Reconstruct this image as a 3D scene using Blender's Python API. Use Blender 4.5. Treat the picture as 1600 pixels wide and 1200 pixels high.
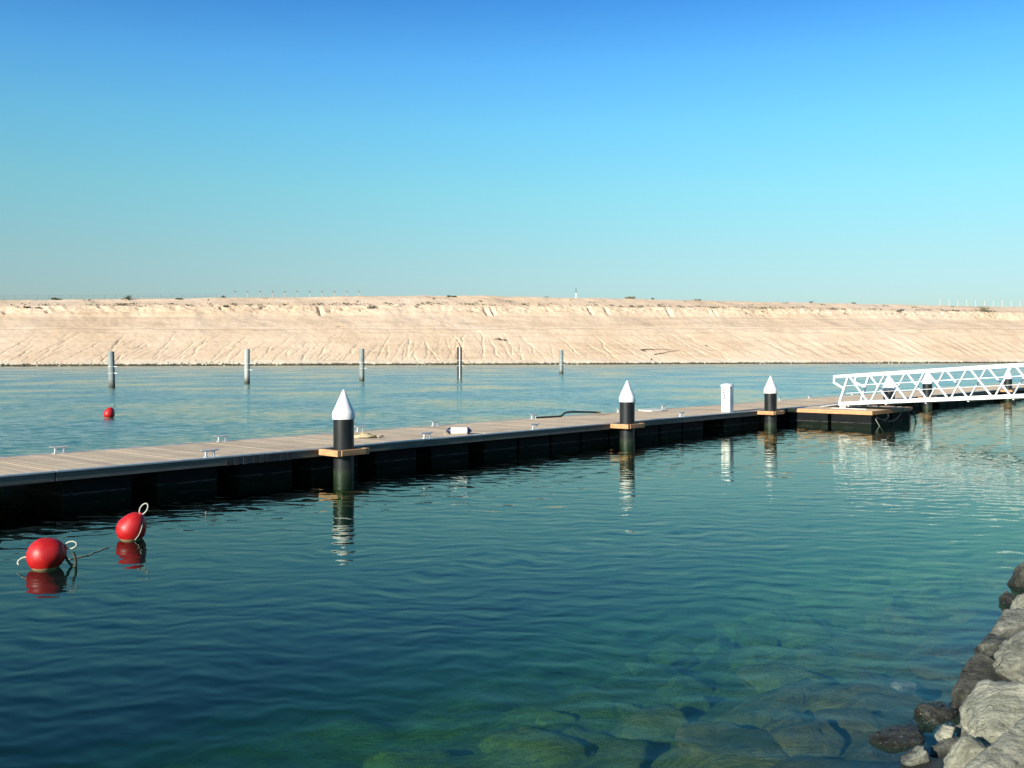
import bpy, bmesh, math, random
import numpy as np
from mathutils import Vector, Matrix

for o in list(bpy.data.objects):
    bpy.data.objects.remove(o)
SC = bpy.context.scene
COL = SC.collection
R = math.radians

# ------------------------------------------------------------------ camera
EYE, F, CX, HY = 3.0, 1550.0, 800.0, 556.0       # eye height; focal length, centre and horizon in 1600-px units
cam_d = bpy.data.cameras.new('camera')
cam = bpy.data.objects.new('camera', cam_d)
COL.objects.link(cam)
cam.location = (0, 0, EYE)
cam.rotation_euler = (R(90), 0, 0)
cam_d.sensor_width = 36.0
cam_d.lens = 36.0 * F / 1600.0
cam_d.shift_y = -(600 - HY) / 1600.0
cam_d.clip_start = 0.1
cam_d.clip_end = 6000
SC.camera = cam

# ------------------------------------------------------------------ light
SUN_EL = R(19)
SHADOW_AZ = R(38)                                 # the way shadows fall, clockwise from +Y
SUN_AZ = SHADOW_AZ + math.pi
world = bpy.data.worlds.new('World')
SC.world = world
world.use_nodes = True
wn, wl = world.node_tree.nodes, world.node_tree.links
bg = wn['Background']
sky = wn.new('ShaderNodeTexSky')
sky.sky_type = 'NISHITA'
sky.sun_disc = False
sky.sun_elevation = SUN_EL
sky.sun_rotation = SUN_AZ
sky.altitude = 0
sky.air_density = 1.0
sky.dust_density = 0.6
sky.ozone_density = 2.0
tc = wn.new('ShaderNodeTexCoord')
sx = wn.new('ShaderNodeSeparateXYZ')
wl.new(tc.outputs['Generated'], sx.inputs[0])
gr = wn.new('ShaderNodeValToRGB')                 # colour grade of the clear sky by height
el = gr.color_ramp.elements
el[0].position = 0.0
el[0].color = (0.39, 0.47, 0.58, 1)
el[1].position = 1.0
el[1].color = (0.045, 0.23, 0.46, 1)
for p, c in ((0.065, (0.46, 0.56, 0.63)), (0.10, (0.49, 0.63, 0.63)), (0.163, (0.48, 0.79, 0.73)), (0.224, (0.42, 0.86, 0.90)), (0.282, (0.33, 0.79, 1.04)), (0.36, (0.15, 0.52, 0.92)), (0.5, (0.05, 0.30, 0.50))):
    e = el.new(p)
    e.color = (*c, 1)
mr = wn.new('ShaderNodeMapRange')
mr.inputs[1].default_value = 0.0
mr.inputs[2].default_value = 1.0
wl.new(sx.outputs[2], mr.inputs[0])
wl.new(mr.outputs[0], gr.inputs[0])
mx = wn.new('ShaderNodeMix')
mx.data_type = 'RGBA'
mx.blend_type = 'MULTIPLY'
mx.inputs[0].default_value = 1.0
wl.new(sky.outputs[0], mx.inputs[6])
wl.new(gr.outputs[0], mx.inputs[7])
wl.new(mx.outputs[2], bg.inputs[0])
bg.inputs[1].default_value = 0.125

sun_d = bpy.data.lights.new('sun', 'SUN')
sun = bpy.data.objects.new('sun', sun_d)
COL.objects.link(sun)
sun_d.energy = 4.9
sun_d.angle = R(0.55)
sun_d.color = (1.0, 0.93, 0.82)
ldir = Vector((math.sin(SHADOW_AZ) * math.cos(SUN_EL), math.cos(SHADOW_AZ) * math.cos(SUN_EL), -math.sin(SUN_EL)))
sun.rotation_euler = ldir.to_track_quat('-Z', 'Y').to_euler()
sun.location = (-30, -40, 40)

SC.view_settings.view_transform = 'Standard'
SC.view_settings.look = 'None'
SC.view_settings.exposure = 0.62
SC.view_settings.gamma = 1.0
SC.view_settings.use_curve_mapping = False
SC.render.engine = 'CYCLES'
SC.cycles.use_denoising = True
SC.cycles.max_bounces = 8
SC.cycles.transparent_max_bounces = 8
SC.cycles.caustics_reflective = False
SC.cycles.caustics_refractive = False

# ------------------------------------------------------------------ helpers
rng = random.Random(7)
UX, UY = math.sin(R(41.5)), math.cos(R(41.5))    # the dock runs along (UX, UY)
DOCK_ROT = math.atan2(UY, UX)


def dk(s, n, z=0.0):
    """s metres along the dock, n metres out from the near bank"""
    return Vector((s * UX - n * UY, s * UY + n * UX, z))


def at(px, py, z):
    """world point at height z on the photograph's sight line"""
    d = F * (EYE - z) / (py - HY)
    return Vector((d * (px - CX) / F, d, z))


def along(px, n):
    """s of the point with given n on the vertical plane of column px"""
    r = (px - CX) / F
    d = n / (UX - r * UY)
    return d * (r * UX + UY)


def hashn(ix, iy, iz, seed):
    h = (ix * 374761393 + iy * 668265263 + iz * 2147483647 + seed * 1274126177) & 0xffffffff
    h = ((h ^ (h >> 13)) * 1274126177) & 0xffffffff
    h = ((h ^ (h >> 16)) * 2246822519) & 0xffffffff
    return ((h ^ (h >> 15)) & 0xffff) / 65535.0


def vnoise(x, y, z=0.0, seed=0):
    x, y, z = np.broadcast_arrays(np.asarray(x, float), np.asarray(y, float), np.asarray(z, float))
    xi, yi, zi = np.floor(x).astype(np.int64), np.floor(y).astype(np.int64), np.floor(z).astype(np.int64)
    fx, fy, fz = x - xi, y - yi, z - zi
    fx, fy, fz = [f * f * f * (f * (f * 6 - 15) + 10) for f in (fx, fy, fz)]
    out = 0
    for dx in (0, 1):
        for dy in (0, 1):
            for dz in (0, 1):
                w = (fx if dx else 1 - fx) * (fy if dy else 1 - fy) * (fz if dz else 1 - fz)
                out = out + w * hashn(xi + dx, yi + dy, zi + dz, seed)
    return out * 2 - 1


def fbm(x, y, z=0.0, seed=0, oct=4, gain=0.5):
    a, f, s = 1.0, 1.0, 0
    for k in range(oct):
        s = s + a * vnoise(np.asarray(x) * f, np.asarray(y) * f, np.asarray(z) * f, seed + 17 * k)
        a *= gain
        f *= 2.03
    return s


class MB:
    """collects shapes for ONE mesh object"""
    def __init__(self):
        self.v, self.f = [], []

    def add(self, vs, fs):
        b = len(self.v)
        self.v += [tuple(p) for p in vs]
        self.f += [tuple(i + b for i in f) for f in fs]
        return self

    def box(self, lo, hi, M=None):
        x0, y0, z0 = lo
        x1, y1, z1 = hi
        vs = [Vector(p) for p in ((x0, y0, z0), (x1, y0, z0), (x1, y1, z0), (x0, y1, z0),
                                  (x0, y0, z1), (x1, y0, z1), (x1, y1, z1), (x0, y1, z1))]
        if M:
            vs = [M @ p for p in vs]
        return self.add(vs, [(0, 3, 2, 1), (4, 5, 6, 7), (0, 1, 5, 4), (1, 2, 6, 5), (2, 3, 7, 6), (3, 0, 4, 7)])

    def bar(self, a, b, w, h, up=(0, 0, 1)):
        a, b = Vector(a), Vector(b)
        d = (b - a).normalized()
        x = d.cross(Vector(up)).normalized()
        y = x.cross(d)
        vs = []
        for p in (a, b):
            for sx_, sy_ in ((-1, -1), (1, -1), (1, 1), (-1, 1)):
                vs.append(p + x * sx_ * w / 2 + y * sy_ * h / 2)
        return self.add(vs, [(3, 2, 1, 0), (4, 5, 6, 7), (0, 1, 5, 4), (1, 2, 6, 5), (2, 3, 7, 6), (3, 0, 4, 7)])

    def tube(self, pts, r, seg=8, closed=False, cap=True):
        pts = [Vector(p) for p in pts]
        n = len(pts)
        rs = r if hasattr(r, '__len__') else [r] * n
        rings = []
        prev = None
        for i, p in enumerate(pts):
            if closed:
                t = pts[(i + 1) % n] - pts[i - 1]
            else:
                t = pts[min(i + 1, n - 1)] - pts[max(i - 1, 0)]
            t.normalize()
            if prev is None:
                a = Vector((0, 0, 1)) if abs(t.z) < 0.9 else Vector((1, 0, 0))
                x = t.cross(a).normalized()
            else:
                x = (prev - t * prev.dot(t)).normalized()
            prev = x
            y = t.cross(x)
            rings.append([p + (x * math.cos(2 * math.pi * k / seg) + y * math.sin(2 * math.pi * k / seg)) * rs[i] for k in range(seg)])
        vs = [q for ring in rings for q in ring]
        fs = []
        m = n if closed else n - 1
        for i in range(m):
            j = (i + 1) % n
            for k in range(seg):
                fs.append((i * seg + k, i * seg + (k + 1) % seg, j * seg + (k + 1) % seg, j * seg + k))
        if cap and not closed:
            fs.append(tuple(range(seg))[::-1])
            fs.append(tuple((n - 1) * seg + k for k in range(seg)))
        return self.add(vs, fs)

    def lathe(self, prof, seg=24, M=None):
        vs, fs = [], []
        for r, z in prof:
            for k in range(seg):
                a = 2 * math.pi * k / seg
                p = Vector((r * math.cos(a), r * math.sin(a), z))
                vs.append(M @ p if M else p)
        for i in range(len(prof) - 1):
            for k in range(seg):
                fs.append((i * seg + k, i * seg + (k + 1) % seg, (i + 1) * seg + (k + 1) % seg, (i + 1) * seg + k))
        fs.append(tuple(range(seg))[::-1])
        fs.append(tuple((len(prof) - 1) * seg + k for k in range(seg)))
        return self.add(vs, fs)

    def prism(self, poly, z0, z1):
        n = len(poly)
        vs = [(x, y, z0) for x, y in poly] + [(x, y, z1) for x, y in poly]
        fs = [tuple(range(n))[::-1], tuple(range(n, 2 * n))]
        fs += [(i, (i + 1) % n, n + (i + 1) % n, n + i) for i in range(n)]
        return self.add(vs, fs)

    def mesh(self, name, mat, smooth=None):
        me = bpy.data.meshes.new(name)
        me.from_pydata(self.v, [], self.f)
        me.materials.append(mat)
        if smooth is not None:
            me.polygons.foreach_set('use_smooth', [True] * len(me.polygons))
            me.set_sharp_from_angle(angle=R(smooth))
        me.update()
        return me

    def build(self, name, mat, parent=None, smooth=None, loc=None, bevel=0):
        return link(name, self.mesh(name, mat, smooth), parent, loc, bevel)


def link(name, me, parent=None, loc=None, bevel=0):
    o = bpy.data.objects.new(name, me)
    COL.objects.link(o)
    if parent:
        o.parent = parent
    if loc is not None:
        o.location = loc
    if bevel:
        m = o.modifiers.new('bevel', 'BEVEL')
        m.width = bevel
        m.segments = 2
        m.limit_method = 'ANGLE'
    return o


def grid_obj(name, P, mat, smooth=True):
    """P: (rows, cols, 3) array"""
    r, c, _ = P.shape
    me = bpy.data.meshes.new(name)
    idx = np.arange(r * c).reshape(r, c)
    q = np.stack([idx[:-1, :-1], idx[:-1, 1:], idx[1:, 1:], idx[1:, :-1]], -1).reshape(-1, 4)
    me.vertices.add(r * c)
    me.vertices.foreach_set('co', P.reshape(-1).astype(np.float32))
    me.loops.add(q.size)
    me.loops.foreach_set('vertex_index', q.reshape(-1).astype(np.int32))
    me.polygons.add(len(q))
    me.polygons.foreach_set('loop_start', np.arange(0, q.size, 4, dtype=np.int32))
    me.polygons.foreach_set('use_smooth', np.ones(len(q), bool))
    me.materials.append(mat)
    me.update(calc_edges=True)
    me.validate()
    return link(name, me)


def thing(name, label, cat, loc=(0, 0, 0), rotz=0.0, group=None):
    o = bpy.data.objects.new(name, None)
    o.empty_display_size = 0.2
    COL.objects.link(o)
    o.location = loc
    o.rotation_euler = (0, 0, rotz)
    return tag(o, label, cat, group)


def tag(o, label=None, cat=None, group=None, kind=None):
    if label: o['label'] = label
    if cat: o['category'] = cat
    if group: o['group'] = group
    if kind: o['kind'] = kind
    return o


def dup(root, loc, rotz, label=None, group=None, scale=None):
    r = root.copy()
    COL.objects.link(r)
    r.location = loc
    r.rotation_euler = (0, 0, rotz)
    if scale: r.scale = scale
    if label: r['label'] = label
    if group: r['group'] = group
    for ch in list(root.children):
        c = ch.copy()
        COL.objects.link(c)
        c.parent = r
        for g in list(ch.children):
            d = g.copy()
            COL.objects.link(d)
            d.parent = c
    return r


# ------------------------------------------------------------------ materials
def nt(name):
    m = bpy.data.materials.new(name)
    m.use_nodes = True
    return m, m.node_tree.nodes, m.node_tree.links, m.node_tree.nodes['Principled BSDF']


def ramp(n, stops):
    r = n.new('ShaderNodeValToRGB')
    e = r.color_ramp.elements
    e[0].position, e[0].color = stops[0][0], (*stops[0][1], 1)
    e[1].position, e[1].color = stops[-1][0], (*stops[-1][1], 1)
    for p, c in stops[1:-1]:
        x = e.new(p)
        x.color = (*c, 1)
    return r


def noise(n, l, vec, scale, detail=4, rough=0.55):
    t = n.new('ShaderNodeTexNoise')
    t.inputs['Scale'].default_value = scale
    t.inputs['Detail'].default_value = detail
    t.inputs['Roughness'].default_value = rough
    l.new(vec, t.inputs['Vector'])
    return t


def mixc(n, l, fac, a, b, mode='MIX'):
    m = n.new('ShaderNodeMix')
    m.data_type = 'RGBA'
    m.blend_type = mode
    for s, v in ((m.inputs[0], fac), (m.inputs[6], a), (m.inputs[7], b)):
        if isinstance(v, (float, int)): s.default_value = v
        elif isinstance(v, tuple): s.default_value = (*v, 1)
        else: l.new(v, s)
    return m.outputs[2]


def maprange(n, l, val, a, b, c=0.0, d=1.0):
    m = n.new('ShaderNodeMapRange')
    m.inputs[1].default_value, m.inputs[2].default_value = a, b
    m.inputs[3].default_value, m.inputs[4].default_value = c, d
    l.new(val, m.inputs[0])
    return m.outputs[0]


def math_(n, l, op, a, b):
    m = n.new('ShaderNodeMath')
    m.operation = op
    for s, v in ((m.inputs[0], a), (m.inputs[1], b)):
        if isinstance(v, (float, int)): s.default_value = v
        else: l.new(v, s)
    return m.outputs[0]


def add_bump(n, l, b, h, strength, dist):
    bp = n.new('ShaderNodeBump')
    bp.inputs['Strength'].default_value = strength
    bp.inputs['Distance'].default_value = dist
    l.new(h, bp.inputs['Height'])
    l.new(bp.outputs[0], b.inputs['Normal'])


def surf(name, c1, c2, rough=0.6, scale=6.0, metal=0.0, bump=0.0, stretch=(1, 1, 1), rand=0.0, spec=0.5, bdist=0.01):
    """worn surface: two tones mixed by noise, fine relief, optional tone per object"""
    m, n, l, b = nt(name)
    t = n.new('ShaderNodeTexCoord')
    mp = n.new('ShaderNodeMapping')
    mp.inputs['Scale'].default_value = stretch
    l.new(t.outputs['Object'], mp.inputs[0])
    nz = noise(n, l, mp.outputs[0], scale, 5, 0.6)
    rp = ramp(n, [(0.35, c1), (0.68, c2)])
    l.new(nz.outputs[0], rp.inputs[0])
    col = rp.outputs[0]
    if rand:
        oi = n.new('ShaderNodeObjectInfo')
        hs = n.new('ShaderNodeHueSaturation')
        l.new(maprange(n, l, oi.outputs['Random'], 0, 1, 1 - rand, 1 + rand), hs.inputs['Value'])
        l.new(col, hs.inputs['Color'])
        col = hs.outputs[0]
    l.new(col, b.inputs['Base Color'])
    l.new(maprange(n, l, nz.outputs[0], 0.3, 0.7, max(0.02, rough - 0.08), min(1, rough + 0.08)), b.inputs['Roughness'])
    b.inputs['Metallic'].default_value = metal
    b.inputs['Specular IOR Level'].default_value = spec
    if bump:
        add_bump(n, l, b, nz.outputs[0], bump, bdist)
    return m


M = {}
M['plank'] = surf('plank', (0.56, 0.43, 0.29), (0.70, 0.56, 0.40), 0.85, 5, bump=0.3, stretch=(8, 0.8, 1), rand=0.12, spec=0.15)
def dirty(m, scale=0.7, lo=0.78, sc=(1, 1, 1)):
    """broad stains laid over a finished material, running on from piece to piece"""
    n, l = m.node_tree.nodes, m.node_tree.links
    b = n['Principled BSDF']
    src = b.inputs['Base Color'].links[0].from_socket
    g = n.new('ShaderNodeNewGeometry')
    mp = n.new('ShaderNodeMapping')
    mp.inputs['Scale'].default_value = sc
    l.new(g.outputs['Position'], mp.inputs[0])
    nz = noise(n, l, mp.outputs[0], scale, 6, 0.65)
    rp = ramp(n, [(0.34, (lo, lo, lo * 1.02)), (0.52, (1, 1, 1)), (0.75, (1.06, 1.05, 1.03))])
    l.new(nz.outputs[0], rp.inputs[0])
    l.new(mixc(n, l, 1.0, src, rp.outputs[0], 'MULTIPLY'), b.inputs['Base Color'])


dirty(M['plank'])
M['beam'] = surf('beam', (0.085, 0.083, 0.070), (0.165, 0.16, 0.135), 0.7, 3, bump=0.2, stretch=(0.5, 4, 4))
M['rub'] = surf('rub', (0.028, 0.028, 0.028), (0.06, 0.055, 0.05), 0.6, 6, rand=0.4)
M['alu'] = surf('alu', (0.46, 0.50, 0.52), (0.60, 0.63, 0.64), 0.45, 4, metal=0.35)
M['float'] = surf('float', (0.005, 0.006, 0.0065), (0.010, 0.012, 0.0125), 0.7, 3, bump=0.1, spec=0.1)
def salt_line(m):
    n, l = m.node_tree.nodes, m.node_tree.links
    b = n['Principled BSDF']
    src = b.inputs['Base Color'].links[0].from_socket
    g = n.new('ShaderNodeNewGeometry')
    sp = n.new('ShaderNodeSeparateXYZ')
    l.new(g.outputs['Position'], sp.inputs[0])
    nz = noise(n, l, g.outputs['Position'], 3.5, 5, 0.7)
    zz = math_(n, l, 'ADD', sp.outputs[2], math_(n, l, 'MULTIPLY', math_(n, l, 'SUBTRACT', nz.outputs[0], 0.5), 0.06))
    band = math_(n, l, 'MULTIPLY', maprange(n, l, zz, 0.085, 0.10), maprange(n, l, zz, 0.135, 0.115))
    c = mixc(n, l, math_(n, l, 'MULTIPLY', band, maprange(n, l, nz.outputs[0], 0.35, 0.6)), src, (0.07, 0.075, 0.065))
    c = mixc(n, l, maprange(n, l, zz, 0.08, 0.04), c, (0.006, 0.010, 0.006))
    l.new(c, b.inputs['Base Color'])


salt_line(M['float'])
M['timber'] = surf('timber', (0.40, 0.20, 0.085), (0.60, 0.34, 0.16), 0.65, 4, bump=0.3, stretch=(1, 1, 6), rand=0.1)
M['pile'] = surf('pile', (0.007, 0.009, 0.010), (0.015, 0.018, 0.019), 0.45, 2.5, stretch=(1, 1, 0.3), spec=0.35)
def pile_growth(m):
    n, l = m.node_tree.nodes, m.node_tree.links
    b = n['Principled BSDF']
    src = b.inputs['Base Color'].links[0].from_socket
    g = n.new('ShaderNodeNewGeometry')
    sp = n.new('ShaderNodeSeparateXYZ')
    l.new(g.outputs['Position'], sp.inputs[0])
    mp = n.new('ShaderNodeMapping')
    mp.inputs['Scale'].default_value = (9, 9, 0.8)
    l.new(g.outputs['Position'], mp.inputs[0])
    nz = noise(n, l, mp.outputs[0], 1.0, 6, 0.7)
    zz = math_(n, l, 'ADD', sp.outputs[2], math_(n, l, 'MULTIPLY', math_(n, l, 'SUBTRACT', nz.outputs[0], 0.5), 0.2))
    salt = math_(n, l, 'MULTIPLY', maprange(n, l, nz.outputs[0], 0.56, 0.72, 0, 0.1), maprange(n, l, sp.outputs[2], 1.5, 0.3))
    c = mixc(n, l, salt, src, (0.10, 0.11, 0.10))
    c = mixc(n, l, maprange(n, l, zz, 0.17, 0.05), c, (0.022, 0.032, 0.018))
    l.new(c, b.inputs['Base Color'])


pile_growth(M['pile'])
M['white'] = surf('white', (0.80, 0.80, 0.79), (0.86, 0.86, 0.85), 0.45, 3)
dirty(M['white'], 1.5, 0.88, (3, 3, 0.8))
M['truss'] = surf('truss', (0.74, 0.76, 0.76), (0.84, 0.85, 0.85), 0.4, 5)
M['galv'] = surf('galv', (0.55, 0.57, 0.57), (0.74, 0.75, 0.74), 0.4, 12, metal=0.2)
M['navy'] = surf('navy', (0.010, 0.013, 0.05), (0.018, 0.022, 0.075), 0.35, 8)
M['rope'] = surf('rope', (0.42, 0.33, 0.19), (0.60, 0.50, 0.32), 0.9, 40, bump=0.6)
M['line'] = surf('line', (0.36, 0.38, 0.30), (0.55, 0.55, 0.46), 0.8, 30, bump=0.4)
M['weed'] = surf('weed', (0.015, 0.022, 0.012), (0.08, 0.09, 0.055), 0.7, 14, bump=0.5)
M['hose'] = surf('hose', (0.012, 0.012, 0.013), (0.03, 0.03, 0.03), 0.5, 12)
M['brass'] = surf('brass', (0.50, 0.38, 0.12), (0.62, 0.50, 0.2), 0.35, 12, metal=0.8)
M['socket'] = surf('socket', (0.07, 0.09, 0.13), (0.12, 0.14, 0.18), 0.5, 10)
M['ply'] = surf('ply', (0.66, 0.62, 0.53), (0.78, 0.74, 0.66), 0.7, 5)
M['post'] = surf('post', (0.40, 0.36, 0.29), (0.52, 0.47, 0.38), 0.8, 5)
M['palepost'] = surf('palepost', (0.42, 0.40, 0.36), (0.56, 0.54, 0.49), 0.8, 5)
M['greypost'] = surf('greypost', (0.16, 0.22, 0.22), (0.24, 0.30, 0.30), 0.8, 5)
M['leafdark'] = surf('leafdark', (0.035, 0.05, 0.022), (0.075, 0.09, 0.04), 0.8, 3)
M['leafpale'] = surf('leafpale', (0.12, 0.13, 0.07), (0.20, 0.20, 0.12), 0.8, 3)
M['twig'] = surf('twig', (0.07, 0.05, 0.035), (0.12, 0.09, 0.065), 0.9, 6)
M['concrete'] = surf('concrete', (0.36, 0.34, 0.30), (0.46, 0.44, 0.39), 0.85, 2, bump=0.2)
M['stone'] = surf('stone', (0.52, 0.48, 0.38), (0.66, 0.62, 0.52), 0.9, 2)


def weathered_pile(name, c1, c2):
    m, n, l, b = nt(name)
    g = n.new('ShaderNodeNewGeometry')
    sp = n.new('ShaderNodeSeparateXYZ')
    l.new(g.outputs['Position'], sp.inputs[0])
    mp = n.new('ShaderNodeMapping')
    mp.inputs['Scale'].default_value = (4, 4, 0.7)
    l.new(g.outputs['Position'], mp.inputs[0])
    nz = noise(n, l, mp.outputs[0], 1.2, 5, 0.65)
    rp = ramp(n, [(0.3, c1), (0.7, c2)])
    l.new(nz.outputs[0], rp.inputs[0])
    zz = math_(n, l, 'ADD', sp.outputs[2], math_(n, l, 'MULTIPLY', nz.outputs[0], 0.8))
    l.new(mixc(n, l, maprange(n, l, zz, 0.6, 1.2), (0.05, 0.055, 0.045), rp.outputs[0]), b.inputs['Base Color'])
    b.inputs['Roughness'].default_value = 0.7
    add_bump(n, l, b, nz.outputs[0], 0.3, 0.02)
    return m


M['oldpile'] = weathered_pile('oldpile', (0.15, 0.17, 0.16), (0.30, 0.33, 0.31))
M['oldpale'] = weathered_pile('oldpale', (0.28, 0.29, 0.26), (0.46, 0.46, 0.42))
M['olddark'] = weathered_pile('olddark', (0.012, 0.018, 0.018), (0.03, 0.038, 0.038))


def buoy_mat():
    m, n, l, b = nt('buoy_red')
    t = n.new('ShaderNodeTexCoord')
    g = n.new('ShaderNodeNewGeometry')
    sp = n.new('ShaderNodeSeparateXYZ')
    l.new(g.outputs['Position'], sp.inputs[0])
    nz = noise(n, l, t.outputs['Object'], 9, 5, 0.6)
    rp = ramp(n, [(0.3, (0.40, 0.008, 0.009)), (0.7, (0.48, 0.012, 0.012))])
    l.new(nz.outputs[0], rp.inputs[0])
    zz = math_(n, l, 'ADD', sp.outputs[2], math_(n, l, 'MULTIPLY', nz.outputs[0], 0.03))
    l.new(mixc(n, l, maprange(n, l, zz, 0.022, 0.042), (0.42, 0.34, 0.20), rp.outputs[0]), b.inputs['Base Color'])
    l.new(maprange(n, l, nz.outputs[0], 0.3, 0.7, 0.36, 0.6), b.inputs['Roughness'])
    add_bump(n, l, b, nz.outputs[0], 0.12, 0.01)
    return m


M['red'] = buoy_mat()


def sand_mat():
    m, n, l, b = nt('sand')
    g = n.new('ShaderNodeNewGeometry')
    pos = g.outputs['Position']
    sp = n.new('ShaderNodeSeparateXYZ')
    l.new(pos, sp.inputs[0])
    big = noise(n, l, pos, 0.035, 4, 0.55)
    mp = n.new('ShaderNodeMapping')
    mp.inputs['Scale'].default_value = (0.04, 0.04, 0.9)
    l.new(pos, mp.inputs[0])
    strat = noise(n, l, mp.outputs[0], 1.0, 5, 0.65)
    fine = noise(n, l, pos, 0.9, 6, 0.7)
    r1 = ramp(n, [(0.32, (0.65, 0.475, 0.32)), (0.5, (0.71, 0.535, 0.375)), (0.7, (0.75, 0.58, 0.43))])
    l.new(big.outputs[0], r1.inputs[0])
    r2 = ramp(n, [(0.3, (0.80, 0.78, 0.74)), (0.5, (1, 1, 1)), (0.7, (1.1, 1.09, 1.07))])
    l.new(strat.outputs[0], r2.inputs[0])
    c = mixc(n, l, 0.8, r1.outputs[0], r2.outputs[0], 'MULTIPLY')
    r3 = ramp(n, [(0.25, (0.72, 0.70, 0.66)), (0.45, (1, 1, 1)), (0.8, (1.08, 1.07, 1.05))])
    l.new(fine.outputs[0], r3.inputs[0])
    c = mixc(n, l, 0.75, c, r3.outputs[0], 'MULTIPLY')
    zz = math_(n, l, 'ADD', sp.outputs[2], math_(n, l, 'MULTIPLY', math_(n, l, 'SUBTRACT', fine.outputs[0], 0.5), 1.6))
    foot = math_(n, l, 'MULTIPLY', maprange(n, l, zz, 2.2, 1.2), maprange(n, l, big.outputs[0], 0.35, 0.55, 0.25, 0.85))
    c = mixc(n, l, foot, c, (0.80, 0.68, 0.52))
    c = mixc(n, l, maprange(n, l, zz, 0.75, 0.45), c, (0.075, 0.068, 0.045))
    l.new(c, b.inputs['Base Color'])
    b.inputs['Roughness'].default_value = 0.95
    b.inputs['Specular IOR Level'].default_value = 0.15
    add_bump(n, l, b, fine.outputs[0], 0.25, 0.25)
    return m


M['sand'] = sand_mat()


def rock_mat(name, pale1, pale2, dark, wet_lo, wet_hi, speck=0.6):
    """shore stone: bare above, black with algae and barnacle specks in the tide zone, olive below it"""
    m, n, l, b = nt(name)
    g = n.new('ShaderNodeNewGeometry')
    pos = g.outputs['Position']
    sp = n.new('ShaderNodeSeparateXYZ')
    l.new(pos, sp.inputs[0])
    big = noise(n, l, pos, 2.2, 6, 0.65)
    fine = noise(n, l, pos, 11, 8, 0.75)
    vo = n.new('ShaderNodeTexVoronoi')
    vo.inputs['Scale'].default_value = 45
    l.new(pos, vo.inputs['Vector'])
    r1 = ramp(n, [(0.3, pale1), (0.5, tuple((a + c) / 2 for a, c in zip(pale1, pale2))), (0.66, pale2)])
    l.new(big.outputs[0], r1.inputs[0])
    r2 = ramp(n, [(0.30, (0.22, 0.23, 0.21)), (0.46, (0.80, 0.81, 0.79)), (0.56, (1.0, 1.0, 0.98)), (0.75, (1.2, 1.18, 1.12))])
    l.new(fine.outputs[0], r2.inputs[0])
    c = mixc(n, l, 0.8, r1.outputs[0], r2.outputs[0], 'MULTIPLY')
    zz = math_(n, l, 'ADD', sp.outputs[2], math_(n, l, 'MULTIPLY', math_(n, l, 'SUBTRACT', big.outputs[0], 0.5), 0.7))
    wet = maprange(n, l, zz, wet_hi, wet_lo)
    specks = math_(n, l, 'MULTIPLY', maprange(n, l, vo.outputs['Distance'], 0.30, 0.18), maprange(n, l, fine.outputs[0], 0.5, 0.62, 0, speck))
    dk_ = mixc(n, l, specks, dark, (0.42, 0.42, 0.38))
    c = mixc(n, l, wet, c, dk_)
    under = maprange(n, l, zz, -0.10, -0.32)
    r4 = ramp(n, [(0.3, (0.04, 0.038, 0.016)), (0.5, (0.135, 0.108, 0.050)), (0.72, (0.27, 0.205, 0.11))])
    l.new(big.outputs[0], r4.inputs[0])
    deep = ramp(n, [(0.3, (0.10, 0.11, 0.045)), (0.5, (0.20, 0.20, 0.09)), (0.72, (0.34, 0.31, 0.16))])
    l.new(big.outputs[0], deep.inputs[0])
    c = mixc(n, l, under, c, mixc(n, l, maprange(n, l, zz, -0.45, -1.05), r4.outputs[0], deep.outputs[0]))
    l.new(c, b.inputs['Base Color'])
    l.new(maprange(n, l, wet, 0, 1, 0.9, 0.42), b.inputs['Roughness'])
    b.inputs['Specular IOR Level'].default_value = 0.35
    mp = n.new('ShaderNodeMapping')
    mp.inputs['Rotation'].default_value = (R(12), R(-9), -DOCK_ROT)
    mp.inputs['Scale'].default_value = (1.3, 8, 9)
    l.new(pos, mp.inputs[0])
    bedd = noise(n, l, mp.outputs[0], 1.6, 6, 0.7)
    r5 = ramp(n, [(0.36, (0.38, 0.39, 0.37)), (0.5, (0.95, 0.95, 0.94)), (0.7, (1.15, 1.13, 1.08))])
    l.new(bedd.outputs[0], r5.inputs[0])
    l.new(mixc(n, l, 0.65, c, r5.outputs[0], 'MULTIPLY'), b.inputs['Base Color'])
    h = math_(n, l, 'ADD', math_(n, l, 'ADD', bedd.outputs[0], math_(n, l, 'MULTIPLY', big.outputs[0], 1.0)), math_(n, l, 'MULTIPLY', fine.outputs[0], 0.7))
    add_bump(n, l, b, h, 1.0, 0.08)
    return m


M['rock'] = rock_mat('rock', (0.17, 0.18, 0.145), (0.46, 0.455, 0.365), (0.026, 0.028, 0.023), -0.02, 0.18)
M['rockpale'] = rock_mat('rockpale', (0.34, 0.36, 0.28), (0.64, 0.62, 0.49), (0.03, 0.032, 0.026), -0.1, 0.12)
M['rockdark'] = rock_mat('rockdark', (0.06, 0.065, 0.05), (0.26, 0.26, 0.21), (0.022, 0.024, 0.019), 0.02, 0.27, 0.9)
M['bed'] = rock_mat('bed', (0.22, 0.23, 0.18), (0.38, 0.37, 0.30), (0.02, 0.022, 0.018), 0.1, 0.4)


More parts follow.
